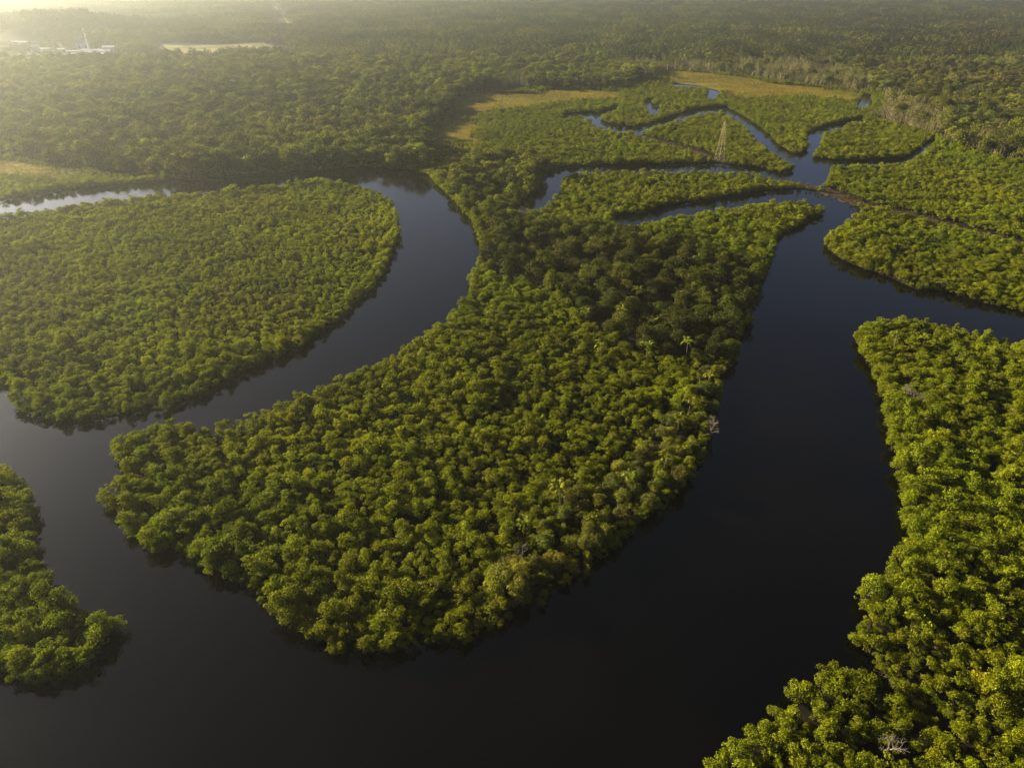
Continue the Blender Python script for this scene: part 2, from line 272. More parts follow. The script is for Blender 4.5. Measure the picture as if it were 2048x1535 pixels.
# ------------------------------------------------------------------ the setting
GZ = 0.35
BIG = 9000.0
def offset_poly(poly, d):
    p = np.asarray(poly, float); t = np.roll(p, -1, 0) - np.roll(p, 1, 0); t /= np.maximum(np.linalg.norm(t, axis=1), 1e-6)[:, None]
    area = (p[:, 0] * np.roll(p[:, 1], -1) - np.roll(p[:, 0], -1) * p[:, 1]).sum()
    nn = np.stack([t[:, 1], -t[:, 0]], 1) * (1 if area > 0 else -1)
    return (p + nn * d).tolist()
BANK = [offset_poly(w, 2.4) if i < 2 else w for i, w in enumerate(WATER)]
def build_ground():
    verts = [Vector((-BIG, -2500)), Vector((BIG, -2500)), Vector((BIG, BIG)), Vector((-BIG, BIG))]
    edges = [(0, 1), (1, 2), (2, 3), (3, 0)]
    for poly in BANK:
        b = len(verts); n = len(poly)
        verts += [Vector(p) for p in poly]
        edges += [(b + i, b + (i + 1) % n) for i in range(n)]
    vo, eo, fo, *_ = delaunay_2d_cdt(verts, edges, [], 0, 1e-4)
    P2 = np.array([(v.x, v.y) for v in vo])
    cen = np.array([P2[list(f)].mean(0) for f in fo])
    keep = ~inside_any(cen, BANK)
    vv = [(x, y, GZ) for x, y in P2]; ff = [tuple(f) for f, k in zip(fo, keep) if k]
    # bank faces down into the water
    for poly in BANK:
        b = len(vv); n = len(poly)
        vv += [(x, y, GZ) for x, y in poly] + [(x, y, -0.6) for x, y in poly]
        ff += [(b + i, b + (i + 1) % n, b + n + (i + 1) % n, b + n + i) for i in range(n)]
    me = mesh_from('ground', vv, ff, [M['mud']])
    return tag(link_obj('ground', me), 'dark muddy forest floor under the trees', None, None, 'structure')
build_ground()
wx = mesh_from('river_water', [(-900, -900, 0), (900, -900, 0), (900, 1000, 0), (-900, 1000, 0)], [(0, 1, 2, 3)], [M['water']])
tag(link_obj('river_water', wx), 'dark tannin stained tidal river winding between mangroves', None, None, 'structure')

def sheet(name, poly, z, mat, label):
    p = [Vector((x, y)) for x, y in poly]
    n = len(p)
    vo, eo, fo, *_ = delaunay_2d_cdt(p, [(i, (i + 1) % n) for i in range(n)], [], 1, 1e-4)
    P2 = np.array([(v.x, v.y) for v in vo])
    cen = np.array([P2[list(f)].mean(0) for f in fo])
    k = inside(cen, poly)
    me = mesh_from(name, [(x, y, z) for x, y in P2], [tuple(f) for f, q in zip(fo, k) if q], [mat])
    return tag(link_obj(name, me), label, None, None, 'structure')
def ribbon(name, line, width, z, mat, label):
    """a ragged strip of bare ground with sides that drop into the mud"""
    p = np.array(line, float); seg = np.hypot(*(p[1:] - p[:-1]).T); L_ = np.concatenate([[0], np.cumsum(seg)])
    st = max(2.0, L_[-1] / 120); n = int(L_[-1] / st) + 2
    u = np.linspace(0, L_[-1], n); p = np.stack([np.interp(u, L_, p[:, 0]), np.interp(u, L_, p[:, 1])], 1)
    t = np.gradient(p, axis=0); t /= np.linalg.norm(t, axis=1)[:, None]
    nn = np.stack([-t[:, 1], t[:, 0]], 1)
    wa = width * rng.uniform(.35, .7, n)[:, None]; wb = width * rng.uniform(.35, .7, n)[:, None]
    a, b = p + nn * wa, p - nn * wb; a2, b2 = a + nn * .8, b - nn * .8
    vv = []
    for q, zz in ((a2, -.5), (a, z), (b, z), (b2, -.5)): vv += [(x, y, zz) for x, y in q]
    ff = [(k * n + i, k * n + i + 1, (k + 1) * n + i + 1, (k + 1) * n + i) for k in range(3) for i in range(n - 1)]
    return tag(link_obj(name, mesh_from(name, vv, ff, [mat])), label, None, None, 'structure')
sheet('marsh_ground', MARSH[0], GZ + .004, M['marsh'], 'golden marsh turf beside the creek loop')
sheet('marsh_ground', MARSH[1], GZ + .004, M['marsh'], 'golden marsh turf below the pale trunks')
sheet('marsh_ground', MARSH[2], GZ + .004, M['marsh'], 'golden marsh strip by the hazy river bend')
sheet('field', FIELD[0], GZ + .004, M['field'], 'pale pasture clearing in the hazy forest')
sheet('field', FIELD[1], GZ + .004, M['sand'], 'bare sandy lot beside the white sheds')
sheet('field', FIELD[2], GZ + .004, M['field'], 'small grass plot in front of the white sheds')
sheet('field', FIELD[3], GZ + .004, M['field'], 'small yellow lawn by the houses')
sheet('village_ground', VILLAGE, GZ + .002, M['village'], 'rough grass ground around the white sheds')
ribbon('path', TRACK[0], 9.0, GZ + .008, M['track'], 'brown muddy corridor crossing the channel')
ribbon('path', TRACK[1], 7.0, GZ + .008, M['track'], 'brown muddy corridor leading to the pylon')
ribbon('road', ROAD[0], 6.0, GZ + .008, M['marsh'], 'pale dirt road cut through the hazy forest')
def build_hills():
    for hx, hy, ex, ey, lab in ((-1010, 1490, 560, 420, 'forested hill behind the white sheds'), (2230, 3150, 700, 800, 'low hill on the far horizon')):
        g = 40
        xs, ys = np.linspace(hx - ex, hx + ex, g), np.linspace(hy - ey, hy + ey, g)
        X, Y = np.meshgrid(xs, ys); P2 = np.stack([X.ravel(), Y.ravel()], 1); Z = hill_z(P2)
        vv = [(x, y, GZ - .05 + z) for (x, y), z in zip(P2, Z)]
        ff = [(j * g + i, j * g + i + 1, (j + 1) * g + i + 1, (j + 1) * g + i) for j in range(g - 1) for i in range(g - 1) if max(Z[j * g + i], Z[(j + 1) * g + i + 1], Z[j * g + i + 1], Z[(j + 1) * g + i]) > 0]
        tag(link_obj('hill', mesh_from('hill', vv, ff, [M['mud']], smooth=True)), lab, None, None, 'structure')
build_hills()

# ------------------------------------------------------------------ tree meshes
def leaf_quads(centres, normals, length, width, r):
    """many small leaf faces; returns verts (4n,3), faces (n,4)"""
    n = len(centres)
    t = r.normal(size=(n, 3)); nn = normals / np.maximum(np.linalg.norm(normals, axis=1)[:, None], 1e-6)
    t -= (t * nn).sum(1)[:, None] * nn
    t /= np.maximum(np.linalg.norm(t, axis=1)[:, None], 1e-6)
    b = np.cross(nn, t)
    L = (length * r.uniform(.65, 1.3, n) / 2)[:, None]; W = (width * r.uniform(.7, 1.25, n) / 2)[:, None]
    # pointed leaf: diamond drawn out along t, tip bent down a little
    v = np.stack([centres - t * L, centres + b * W, centres + t * L - nn * L * .35, centres - b * W], 1)
    return v.reshape(-1, 3), np.arange(4 * n).reshape(-1, 4)
def tube(pts, radii, seg=5):
    vv, ff = [], []
    pts = [Vector(p) for p in pts]
    for i, p in enumerate(pts):
        d = (pts[min(i + 1, len(pts) - 1)] - pts[max(i - 1, 0)]).normalized()
        a = d.orthogonal().normalized(); b = d.cross(a)
        for k in range(seg):
            th = 2 * math.pi * k / seg
            vv.append(p + (a * math.cos(th) + b * math.sin(th)) * radii[i])
    for i in range(len(pts) - 1):
        for k in range(seg):
            ff.append((i * seg + k, i * seg + (k + 1) % seg, (i + 1) * seg + (k + 1) % seg, (i + 1) * seg + k))
    return vv, ff
def join(parts):
    vv, ff = [], []
    for v, f in parts:
        b = len(vv); vv += list(v); ff += [tuple(i + b for i in q) for q in f]
    return vv, ff
def make_tree(seed, height, radius, nclump, clump_r, leaf, per_clump, low=0.25, flat=0.75, prop=True, top_bias=1.0, mat='mangrove', bark='bark', sparse=1.0):
    """returns (trunk mesh, crown mesh): a stem with limbs reaching the leaf clumps of the crown"""
    r = np.random.default_rng(seed)
    # clump centres over a dome-shaped crown volume
    cs = []
    tries = 0
    while len(cs) < nclump and tries < 4000:
        tries += 1
        th = r.uniform(0, 2 * math.pi); rr = math.sqrt(r.uniform()) * radius * 0.82
        top = height - clump_r * .7 - (rr / radius) ** 2 * (height * (1 - low)) * 0.5
        z = top - abs(r.normal()) * 0.30 * height * (0.4 + rr / radius) / top_bias
        z = max(z, height * low)
        c = np.array([rr * math.cos(th), rr * math.sin(th), z])
        if all(np.linalg.norm(c - q[0]) > clump_r * 0.72 for q in cs):
            cs.append((c, clump_r * r.uniform(.7, 1.3)))
    LV, LF = [], []
    for c, cr in cs:
        n = int(per_clump * (cr / clump_r) ** 2 * sparse)
        d = r.normal(size=(n, 3)); d[:, 2] = np.abs(d[:, 2]) * 0.9 - 0.25 * r.uniform(size=n)
        d /= np.linalg.norm(d, axis=1)[:, None]
        rad = cr * r.uniform(.62, 1.08, n) ** 0.6
        p = c + d * rad[:, None] * np.array([1.1, 1.1, flat])
        # side sprays break the round outline
        k = r.uniform(size=n) < 0.18
        p[k] += d[k] * cr * r.uniform(.1, .5, k.sum())[:, None]
        nrm = d * 0.75 + np.array([0, 0, .45]) + r.normal(size=(n, 3)) * 0.8
        v, f = leaf_quads(p, nrm, leaf, leaf * .62, r)
        LV.append(v); LF.append(f)
    V, b, Fs = [], 0, []
    for v, f in zip(LV, LF):
        V.append(v); Fs.append(f + b); b += len(v)
    V = np.concatenate(V); Fs = np.concatenate(Fs)
    crown = mesh_from('crown_mesh', V.tolist(), Fs.tolist(), [M[mat]])
    parts = []
    fork = Vector((r.normal() * .2, r.normal() * .2, height * (.30 if prop else .45)))
    tr = height * .016 + .03
    parts.append(tube([(0, 0, -.3), (fork.x * .5, fork.y * .5, fork.z * .5), fork], [tr * 1.25, tr, tr * .85], 6))
    for c, cr in cs[:: 1 if nclump < 14 else 2]:
        c = Vector(c); mid = fork.lerp(c, .5) + Vector((0, 0, -.05 * height))
        parts.append(tube([fork, mid, c + Vector((0, 0, cr * .1))], [tr * .6, tr * .38, tr * .12], 4))
    if prop:
        for k in range(6):
            a = 2 * math.pi * (k + r.uniform(-.3, .3)) / 6; q = r.uniform(.6, 1.3)
            h0 = height * r.uniform(.14, .3)
            parts.append(tube([fork * (h0 / fork.z), (math.cos(a) * q * .7, math.sin(a) * q * .7, h0 * .75), (math.cos(a) * q, math.sin(a) * q, -.4)], [tr * .35, tr * .3, tr * .25], 4))
    vv, ff = join(parts)
    trunk = mesh_from('trunk_mesh', vv, ff, [M[bark]], smooth=True)
    return trunk, crown
def merged(name, trunk, crown):
    a = np.empty(len(trunk.vertices) * 3); trunk.vertices.foreach_get('co', a)
    b = np.empty(len(crown.vertices) * 3); crown.vertices.foreach_get('co', b)
    vv = np.concatenate([a, b]).reshape(-1, 3).tolist(); n = len(trunk.vertices)
    ff = [tuple(p.vertices) for p in trunk.polygons] + [tuple(i + n for i in p.vertices) for p in crown.polygons]
    mi = [0] * len(trunk.polygons) + [1] * len(crown.polygons)
    return mesh_from(name, vv, ff, [trunk.materials[0], crown.materials[0]], mi)

MANGROVE_NEAR = [make_tree(100 + i, 6.0 * (0.85 + .05 * (i % 6)), 2.6 * (0.8 + .09 * (i % 5)), 17 + 3 * (i % 4), 0.60 + .07 * (i % 4), 0.40, 46, low=.2 + .04 * (i % 3)) for i in range(12)]
MANGROVE_MID = [make_tree(150 + i, 5.8 * (0.85 + .05 * (i % 6)), 2.7 * (0.8 + .09 * (i % 5)), 14 + i % 5, 0.70 + .07 * (i % 3), 0.58, 28, low=.2) for i in range(8)]
BROAD_NEAR = [make_tree(200 + i, 11.0 * (0.8 + .08 * (i % 5)), 4.1 * (0.8 + .09 * (i % 5)), 20 + 2 * (i % 4), 1.35, 0.5, 115, low=.3, flat=.8, prop=False, mat='broadleaf') for i in range(8)]
BROAD_MID = [make_tree(250 + i, 12.5 * (0.8 + .07 * (i % 6)), 4.8 * (0.8 + .1 * (i % 5)), 18 + 2 * (i % 4), 1.6, 0.95, 60, low=.25, flat=.8, prop=False, mat='broadleaf') for i in range(8)]
PALE_MID = [make_tree(300 + i, 11.0 * (0.8 + .1 * (i % 4)), 1.6, 5, 0.8, 0.7, 16, low=.5, prop=False, mat='broadleaf', bark='pale_bark') for i in range(4)]
def pale_stand(seed):
    """pale slender stem with a few bare limbs and a thin top"""
    r = np.random.default_rng(seed)
    parts = []
    for k in range(7):
        x, y = r.uniform(-2.8, 2.8, 2); h = r.uniform(5, 10.5)
        parts.append(tube([(x, y, -.2), (x + r.normal() * .2, y + r.normal() * .2, h * .5), (x + r.normal() * .4, y + r.normal() * .4, h)], [.13, .10, .04], 4))
        for q in range(4):
            z = h * r.uniform(.45, .95); a = r.uniform(0, 6.28); l = r.uniform(.6, 1.5)
            parts.append(tube([(x, y, z), (x + math.cos(a) * l, y + math.sin(a) * l, z + l * .9)], [.06, .02], 3))
    vv, ff = join(parts)
    trunk = mesh_from('trunk_mesh', vv, ff, [M['pale_bark']])
    n = 130
    p = np.stack([r.uniform(-2.6, 2.6, n), r.uniform(-2.6, 2.6, n), r.uniform(2.0, 9.5, n)], 1)
    v, f = leaf_quads(p, r.normal(size=(n, 3)) + [0, 0, .3], .8, .45, r)
    return trunk, mesh_from('crown_mesh', v.tolist(), f.tolist(), [M['broadleaf']])
PALE = [pale_stand(300 + i) for i in range(5)]
def forest_patch(seed, size, n, h, rad, k, leaf, mat):
    """a block of far forest, each tree a dome of leaf sprays on its own height"""
    r = np.random.default_rng(seed)
    V, Fs, b = [], [], 0
    g = int(math.sqrt(n)); st = size / g
    for i in range(g):
        for j in range(g):
            x = (i + .5 + r.uniform(-.42, .42)) * st - size / 2; y = (j + .5 + r.uniform(-.42, .42)) * st - size / 2
            hh = h * r.uniform(.5, 1.35); rr = rad * r.uniform(.7, 1.3)
            d = r.normal(size=(k, 3)); d[:, 2] = np.abs(d[:, 2]); d /= np.linalg.norm(d, axis=1)[:, None]
            p = np.array([x, y, hh * .55]) + d * np.array([rr, rr, hh * .45]) * r.uniform(.75, 1.05, k)[:, None]
            low = r.uniform(size=k) < .25
            p[low, 2] *= r.uniform(.25, .8, low.sum())
            v, f = leaf_quads(p, d + r.normal(size=(k, 3)) * .4 + [0, 0, .25], leaf, leaf * .7, r)
            V.append(v); Fs.append(f + b); b += len(v)
    V = np.concatenate(V); Fs = np.concatenate(Fs)
    return mesh_from('forest_patch', V.tolist(), Fs.tolist(), [M[mat]])
PATCH = [forest_patch(400 + i, 44, 36, 12.5, 4.2, 70, 2.0, 'broadleaf') for i in range(6)]
def grass_tuft(seed):
    r = np.random.default_rng(seed); vv, ff = [], []
    for k in range(16):
        x, y = r.normal(size=2) * .7; a = r.uniform(0, 6.28); h = r.uniform(.5, 1.1); w = .09
        dx, dy = math.cos(a) * w, math.sin(a) * w; lx, ly = r.normal(size=2) * .3
        b = len(vv)
        vv += [(x - dx, y - dy, -.05), (x + dx, y + dy, -.05), (x + lx, y + ly, h)]; ff.append((b, b + 1, b + 2))
    return mesh_from('grass_tuft', vv, ff, [M['grass']])
TUFT = [grass_tuft(500 + i) for i in range(4)]

# ------------------------------------------------------------------ scatter
def blue_points(x0, x1, y0, y1, spacing, keep=None, seed=1, r_fac=0.72):
    """random points thinned to a minimum distance"""
    r = np.random.default_rng(seed)
    area = (x1 - x0) * (y1 - y0); n = int(area / spacing ** 2 * 2.2)
    p = np.stack([r.uniform(x0, x1, n), r.uniform(y0, y1, n)], 1)
    if keep is not None: p = p[keep(p)]
    rad = spacing * r_fac; cell = {}
    out = []
    inv = 1 / rad; r2 = rad * rad
    for x, y in p.tolist():
        i, j = int(x * inv // 1), int(y * inv // 1)
        ok = True
        for a in (i - 1, i, i + 1):
            for b in (j - 1, j, j + 1):
                for (qx, qy) in cell.get((a, b), ()):
                    if (qx - x) ** 2 + (qy - y) ** 2 < r2: ok = False; break
                if not ok: break
            if not ok: break
        if ok:
            cell.setdefault((i, j), []).append((x, y)); out.append((x, y))
    return np.array(out)
MARGIN = 45.0
def in_view_wedge(p, extra=MARGIN):
    return (np.abs(p[:, 0]) < 0.80 * p[:, 1] + 42 + extra) & (p[:, 1] > 25)
def water_clear(p, d):
    ok = ~inside_any(p, WATER)
    for w in WATER:
        w_ = np.asarray(w); lo, hi = w_.min(0) - 20, w_.max(0) + 20
        box = ((p >= lo) & (p <= hi)).all(1) & ok
        if box.any():
            ix = np.where(box)[0]
            ok[ix[edge_dist(p[ix], w) < d]] = False
    return ok
def track_clear(p, d=4.0):
    ok = np.ones(len(p), bool)
    for t in TRACK: ok &= edge_dist(p, t, False) > d
    return ok
OPEN = MARSH + FIELD
NEAR_Y, FAR_Y = 560.0, 1050.0
def px_depth(p, z=5.0):
    return p[:, 1] * math.cos(R(PITCH)) + (CAM_H - z) * math.sin(R(PITCH))
def in_frame(p, z=5.0, m=0.0):
    c = px_depth(p, z); b = p[:, 1] * math.sin(R(PITCH)) - (CAM_H - z) * math.cos(R(PITCH))
    return (np.abs(p[:, 0] / c) < 1024 / 1340 + m) & (np.abs(b / c) < 767.5 / 1340 + m)

def mangrove_keep(p):
    k = in_view_wedge(p)
    k &= ~inside_any(p, FOREST + KNOLL + OPEN)
    return k
pm = blue_points(-420, 900, 30, 980, 2.5, mangrove_keep, 21, .64)
pm = pm[water_clear(pm, 1.0) & track_clear(pm, 7.0)]
gap = inside_any(pm, GAP); pm = pm[~(gap & (rng.uniform(size=len(pm)) < .75))]
def shore_points(poly, step, d0, d1, seed):
    r = np.random.default_rng(seed); p = np.asarray(poly, float); q = np.roll(p, -1, 0); out = []
    area = (p[:, 0] * np.roll(p[:, 1], -1) - np.roll(p[:, 0], -1) * p[:, 1]).sum(); sg = 1 if area > 0 else -1
    for a_, b_ in zip(p, q):
        L_ = np.hypot(*(b_ - a_)); n_ = max(1, int(round(L_ / step)))
        t_ = (b_ - a_) / max(L_, 1e-6); nn = np.array([t_[1], -t_[0]]) * sg
        for k in range(n_): out.append(a_ + (b_ - a_) * (k + r.uniform(.1, .9)) / n_ + nn * r.uniform(d0, d1))
    return np.array(out)
ps = np.concatenate([shore_points(WATER[0], 2.7, 1.0, 2.6, 3), shore_points(WATER[1], 3.4, 1.0, 2.4, 4)])
ps = ps[in_view_wedge(ps, 30) & ~inside_any(ps, WATER) & track_clear(ps, 3.0)]
n_shore = len(ps)
pu = blue_points(-260, 330, 30, 330, 3.6, mangrove_keep, 23, .7)
pu = pu[water_clear(pu, 1.5) & track_clear(pu, 7.0)]
ple = blue_points(-420, -30, 215, 470, 3.0, mangrove_keep, 24, .66)
pu = np.concatenate([pu, ple[water_clear(ple, 1.2)]])
pk_ = np.concatenate([np.array([np.array(a_) + (np.array(b_) - np.array(a_)) * q for a_, b_ in zip(t[:-1], t[1:]) for q in np.linspace(0, 1, 22)[:-1]]) for t in TRACK])
pk_ = pk_ + np.random.default_rng(6).normal(size=pk_.shape) * 4.0
# scrub creeping into the marsh meadows
pms = np.concatenate([blue_points(np.array(m_)[:, 0].min(), np.array(m_)[:, 0].max(), np.array(m_)[:, 1].min(), np.array(m_)[:, 1].max(), 3.4, lambda p, m_=m_: inside(p, m_) & ((edge_dist(p, m_) < 11 * hash_noise(p, 14, 8) ** 1.8) | ((p[:, 0] < -250) & (hash_noise(p, 22, 16) > .5))), 45 + q, .7) for q, m_ in enumerate(MARSH)])
ps = np.concatenate([ps, pu, pms[water_clear(pms, 1.0)]]); n_shore = len(ps)
fr = inside_any(pm, FRINGE); pm = pm[~(fr & (rng.uniform(size=len(pm)) < .55))]

def forest_keep(p):
    k = in_view_wedge(p, 60)
    k &= inside_any(p, FOREST + KNOLL)
    k &= ~inside_any(p, OPEN)
    return k
pf = blue_points(-860, 900, 180, FAR_Y, 6.2, forest_keep, 31, .76)
pfr = blue_points(-30, 100, 80, 225, 4.0, lambda p: inside_any(p, FRINGE), 33, .8)
pnk = blue_points(-60, 40, 300, 510, 6.0, lambda p: inside_any(p, NECK) & (np.random.default_rng(5).uniform(size=len(p)) < .6), 34, .8)
pf = np.concatenate([pf, pfr, pnk])
pf = pf[water_clear(pf, 2.6)]
pale_mask = inside_any(pf, PALE_ZONE) & (rng.uniform(size=len(pf)) < .8)
scat = (pf[:, 1] > 480) & (hash_noise(pf, 70, 9) > np.where(pf[:, 0] > 150, .22, .60)) & (rng.uniform(size=len(pf)) < np.where(pf[:, 0] > 150, .55, .28))
pale_mask |= scat
pp = pf[pale_mask]; pf = pf[~pale_mask]
pt = blue_points(-2950, 2950, FAR_Y + 15, 3700, 40.0, lambda p: in_view_wedge(p, 120) & ~inside_any(p, OPEN), 41, .68)
rd = np.ones(len(pt), bool)
for t in ROAD: rd &= edge_dist(pt, t, False) > 23
for f in FIELD: rd &= edge_dist(pt, f) > 18
rd &= ~inside_any(pt, [VILLAGE]) & (edge_dist(pt, VILLAGE) > 8)
pt = pt[rd]
va = np.array(VILLAGE)
pv2 = blue_points(va[:, 0].min(), va[:, 0].max(), va[:, 1].min(), va[:, 1].max(), 9.0, lambda p: inside(p, VILLAGE), 43, .7)
kv = np.ones(len(pv2), bool)
for x, y, L_, *_ in SHEDS: kv &= ~((np.abs(pv2[:, 0] - x) < L_ * .5 + 6) & (pv2[:, 1] - y < 12) & (pv2[:, 1] - y > -75))
for f in FIELD: kv &= ~inside(pv2, f)
pv2 = pv2[kv]

def tint_mangrove(p, r):
    n1 = hash_noise(p, 26, 3); n2 = hash_noise(p, 9, 4); u = r.uniform(size=len(p))
    br = (0.78 + .3 * n1 + .26 * (n2 - .5) + .42 * (u - .5))
    hue = (hash_noise(p, 40, 6) - .55) * .16 + r.normal(size=len(p)) * .04
    t = np.stack([br * (1 + hue), br * (1 + .05 * hue), br * (1 - .5 * hue)], 1)
    b = inside_any(p, BROWN) & (hash_noise(p, 12, 15) > .5)
    t[b] *= np.array([1.0, .93, .9])
    t[(p[:, 0] < -30) & (p[:, 1] > 215)] *= 1.2
    f_ = inside_any(p, FRINGE); t[f_] *= np.array([.95, .92, 1.6])
    ye = r.uniform(size=len(p)) < .03
    t[ye] *= np.array([1.25, 1.15, .8])
    return np.clip(t, .3, 2.2)
def tint_forest(p, r):
    n1 = hash_noise(p, 60, 7); u = r.uniform(size=len(p))
    br = .5 + .4 * n1 + 1.15 * u ** 2
    hue = r.normal(size=len(p)) * .075 + (n1 - .5) * .12
    t = np.stack([br * (1 + hue), br, br * (1 - .3 * hue)], 1)
    f_ = inside_any(p, FRINGE); t[f_] *= np.array([1.25, 1.15, 2.2])
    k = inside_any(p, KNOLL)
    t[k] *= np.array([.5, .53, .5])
    ye = r.uniform(size=len(p)) < .05
    t[ye] *= np.array([1.3, 1.2, .8])
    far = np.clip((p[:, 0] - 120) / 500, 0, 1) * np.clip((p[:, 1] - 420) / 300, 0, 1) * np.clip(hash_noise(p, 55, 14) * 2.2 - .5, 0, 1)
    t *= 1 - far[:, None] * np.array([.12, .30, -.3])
    return np.clip(t, .25, 2.4)
pm = np.concatenate([pm, ps, pk_]); shore = np.zeros(len(pm), bool); shore[-n_shore - len(pk_):] = True; corr = np.zeros(len(pm), bool); corr[-len(pk_):] = True
tm = tint_mangrove(pm, np.random.default_rng(51)); tf = tint_forest(pf, np.random.default_rng(52))
def sizes(p, lo, hi, seed, extra=None):
    r = np.random.default_rng(seed); s = r.uniform(lo, hi, len(p)) * (0.80 + .26 * hash_noise(p, 18, seed % 7) + .22 * hash_noise(p, 50, seed % 5))
    if extra is not None: s = s * extra
    return s
left_low = ((pm[:, 0] < -30) & (pm[:, 1] > 215))          # the left island is lower scrub
lowfac = np.where(left_low, .72, 1.0) * np.where(pm[:, 1] > 400, .84, 1.0)
dm = np.min([edge_dist(pm, w) for w in WATER[:2]], axis=0)
lowfac = np.where(dm < 7, np.maximum(lowfac, .95), lowfac)
sm = sizes(pm, .42, .9, 61, lowfac)
sm = np.where(np.random.default_rng(66).uniform(size=len(pm)) < .025, sm * 1.35, sm)
sm = np.where(shore, sm * np.random.default_rng(64).uniform(.5, .85, len(pm)), sm)
sm = np.where(corr, sm * .45, sm); tm[corr] *= np.array([1.0, .62, 1.4])
sf = sizes(pf, .72, 1.25, 62)
sf = np.where(inside_any(pf, FRINGE), np.minimum(sf * .56, .6), sf); sf = np.where(inside_any(pf, NECK), sf * .75, sf)
sf = np.where(inside_any(pf, KNOLL), sf * .85, sf)
pf = np.concatenate([pf, pv2]); sf = np.concatenate([sf, np.random.default_rng(65).uniform(.3, .65, len(pv2))]); tf = np.concatenate([tf, tint_forest(pv2, np.random.default_rng(53)) * .7])

# ---- instanced masses
def scatter_tree(meshes):
    ng = bpy.data.node_groups.new('scatter', 'GeometryNodeTree')
    ng.interface.new_socket('Geometry', in_out='INPUT', socket_type='NodeSocketGeometry')
    ng.interface.new_socket('Geometry', in_out='OUTPUT', socket_type='NodeSocketGeometry')
    N, L = ng.nodes.new, ng.links.new
    gi, go = N('NodeGroupInput'), N('NodeGroupOutput')
    m2p = N('GeometryNodeMeshToPoints')
    iop = N('GeometryNodeInstanceOnPoints')
    jn = N('GeometryNodeJoinGeometry')
    for me in reversed(meshes):
        po = bpy.data.objects.new('source_' + me.name, me)
        oi = N('GeometryNodeObjectInfo'); oi.inputs['Object'].default_value = po; oi.inputs['As Instance'].default_value = False
        g2i = N('GeometryNodeGeometryToInstance')
        L(oi.outputs['Geometry'], g2i.inputs[0]); L(g2i.outputs[0], jn.inputs[0])
    def attr(name, t):
        a = N('GeometryNodeInputNamedAttribute'); a.data_type = t; a.inputs['Name'].default_value = name
        return a.outputs['Attribute']
    L(gi.outputs[0], m2p.inputs['Mesh']); L(m2p.outputs[0], iop.inputs['Points'])
    L(jn.outputs[0], iop.inputs['Instance']); iop.inputs['Pick Instance'].default_value = True
    L(attr('pick', 'INT'), iop.inputs['Instance Index'])
    L(attr('turn', 'FLOAT_VECTOR'), iop.inputs['Rotation'])
    L(attr('size', 'FLOAT_VECTOR'), iop.inputs['Scale'])
    L(iop.outputs[0], go.inputs[0])
    return ng
def scatter(name, label, cat, pts3, scale3, tint, meshes, seed, tilt=.06):
    n = len(pts3); r = np.random.default_rng(seed)
    me = bpy.data.meshes.new(name); me.vertices.add(n)
    me.vertices.foreach_set('co', np.asarray(pts3, np.float32).ravel())
    def put(nm, t, v, key):
        a = me.attributes.new(nm, t, 'POINT'); a.data.foreach_set(key, v)
    put('pick', 'INT', r.integers(0, len(meshes), n).astype(np.int32), 'value')
    rot = np.stack([r.normal(size=n) * tilt, r.normal(size=n) * tilt, r.uniform(0, 6.283, n)], 1)
    put('turn', 'FLOAT_VECTOR', rot.astype(np.float32).ravel(), 'vector')
    put('size', 'FLOAT_VECTOR', np.asarray(scale3, np.float32).ravel(), 'vector')
    put('tint', 'FLOAT_VECTOR', np.asarray(tint, np.float32).ravel(), 'vector')
    o = link_obj(name, me)
    md = o.modifiers.new('scatter', 'NODES'); md.node_group = scatter_tree(meshes)
    return tag(o, label, cat, None, 'stuff')
def xyz(p, z): return np.concatenate([p, np.broadcast_to(np.asarray(z, float), (len(p),))[:, None] if np.ndim(z) == 0 else np.asarray(z)[:, None]], 1)
def s3(s, seed, zv=.2):
    r = np.random.default_rng(seed)
    return np.stack([s * r.uniform(.78, 1.22, len(s)), s * r.uniform(.78, 1.22, len(s)), s * r.uniform(1 - zv, 1 + zv, len(s))], 1)

# the 300 mangroves and 300 broadleaf trees that show largest are single trees; the rest are two masses
def pick_largest(p, s, n):
    vis = in_frame(p, 5.0, 0.0)
    key = px_depth(p) + np.where(vis, 0, 1e6)
    return np.argsort(key)[:n]
im = pick_largest(np.where(shore[:, None], pm + [0, 1e5], pm), sm, 300); jf = pick_largest(pf, sf, 300)
rest_m = np.ones(len(pm), bool); rest_m[im] = False
rest_f = np.ones(len(pf), bool); rest_f[jf] = False
near = pm[:, 1] < 330
a = rest_m
mg_meshes = [merged('mangrove_%d' % i, t, c) for i, (t, c) in enumerate(MANGROVE_NEAR)]
mm_meshes = [merged('mangrove_mid_%d' % i, t, c) for i, (t, c) in enumerate(MANGROVE_MID)]
def scatter_two(name, label, cat, p, s, t, near_mask, near_meshes, mid_meshes, seed):
    """one object; near points pick from the finer meshes"""
    o = scatter(name, label, cat, xyz(p, GZ), s3(s, seed), t, near_meshes + mid_meshes, seed)
    r = np.random.default_rng(seed + 1)
    pick = np.where(near_mask, r.integers(0, len(near_meshes), len(p)), len(near_meshes) + r.integers(0, len(mid_meshes), len(p)))
    o.data.attributes['pick'].data.foreach_set('value', pick.astype(np.int32))
    return o
scatter_two('mangrove_forest', 'dense green mangrove canopy covering the islands and river banks', 'mangrove forest', pm[a], sm[a], tm[a], near[a], mg_meshes, mm_meshes, 71)
bn_meshes = [merged('broadleaf_%d' % i, t, c) for i, (t, c) in enumerate(BROAD_NEAR)]
bm_meshes = [merged('broadleaf_mid_%d' % i, t, c) for i, (t, c) in enumerate(BROAD_MID)]
b_ = rest_f
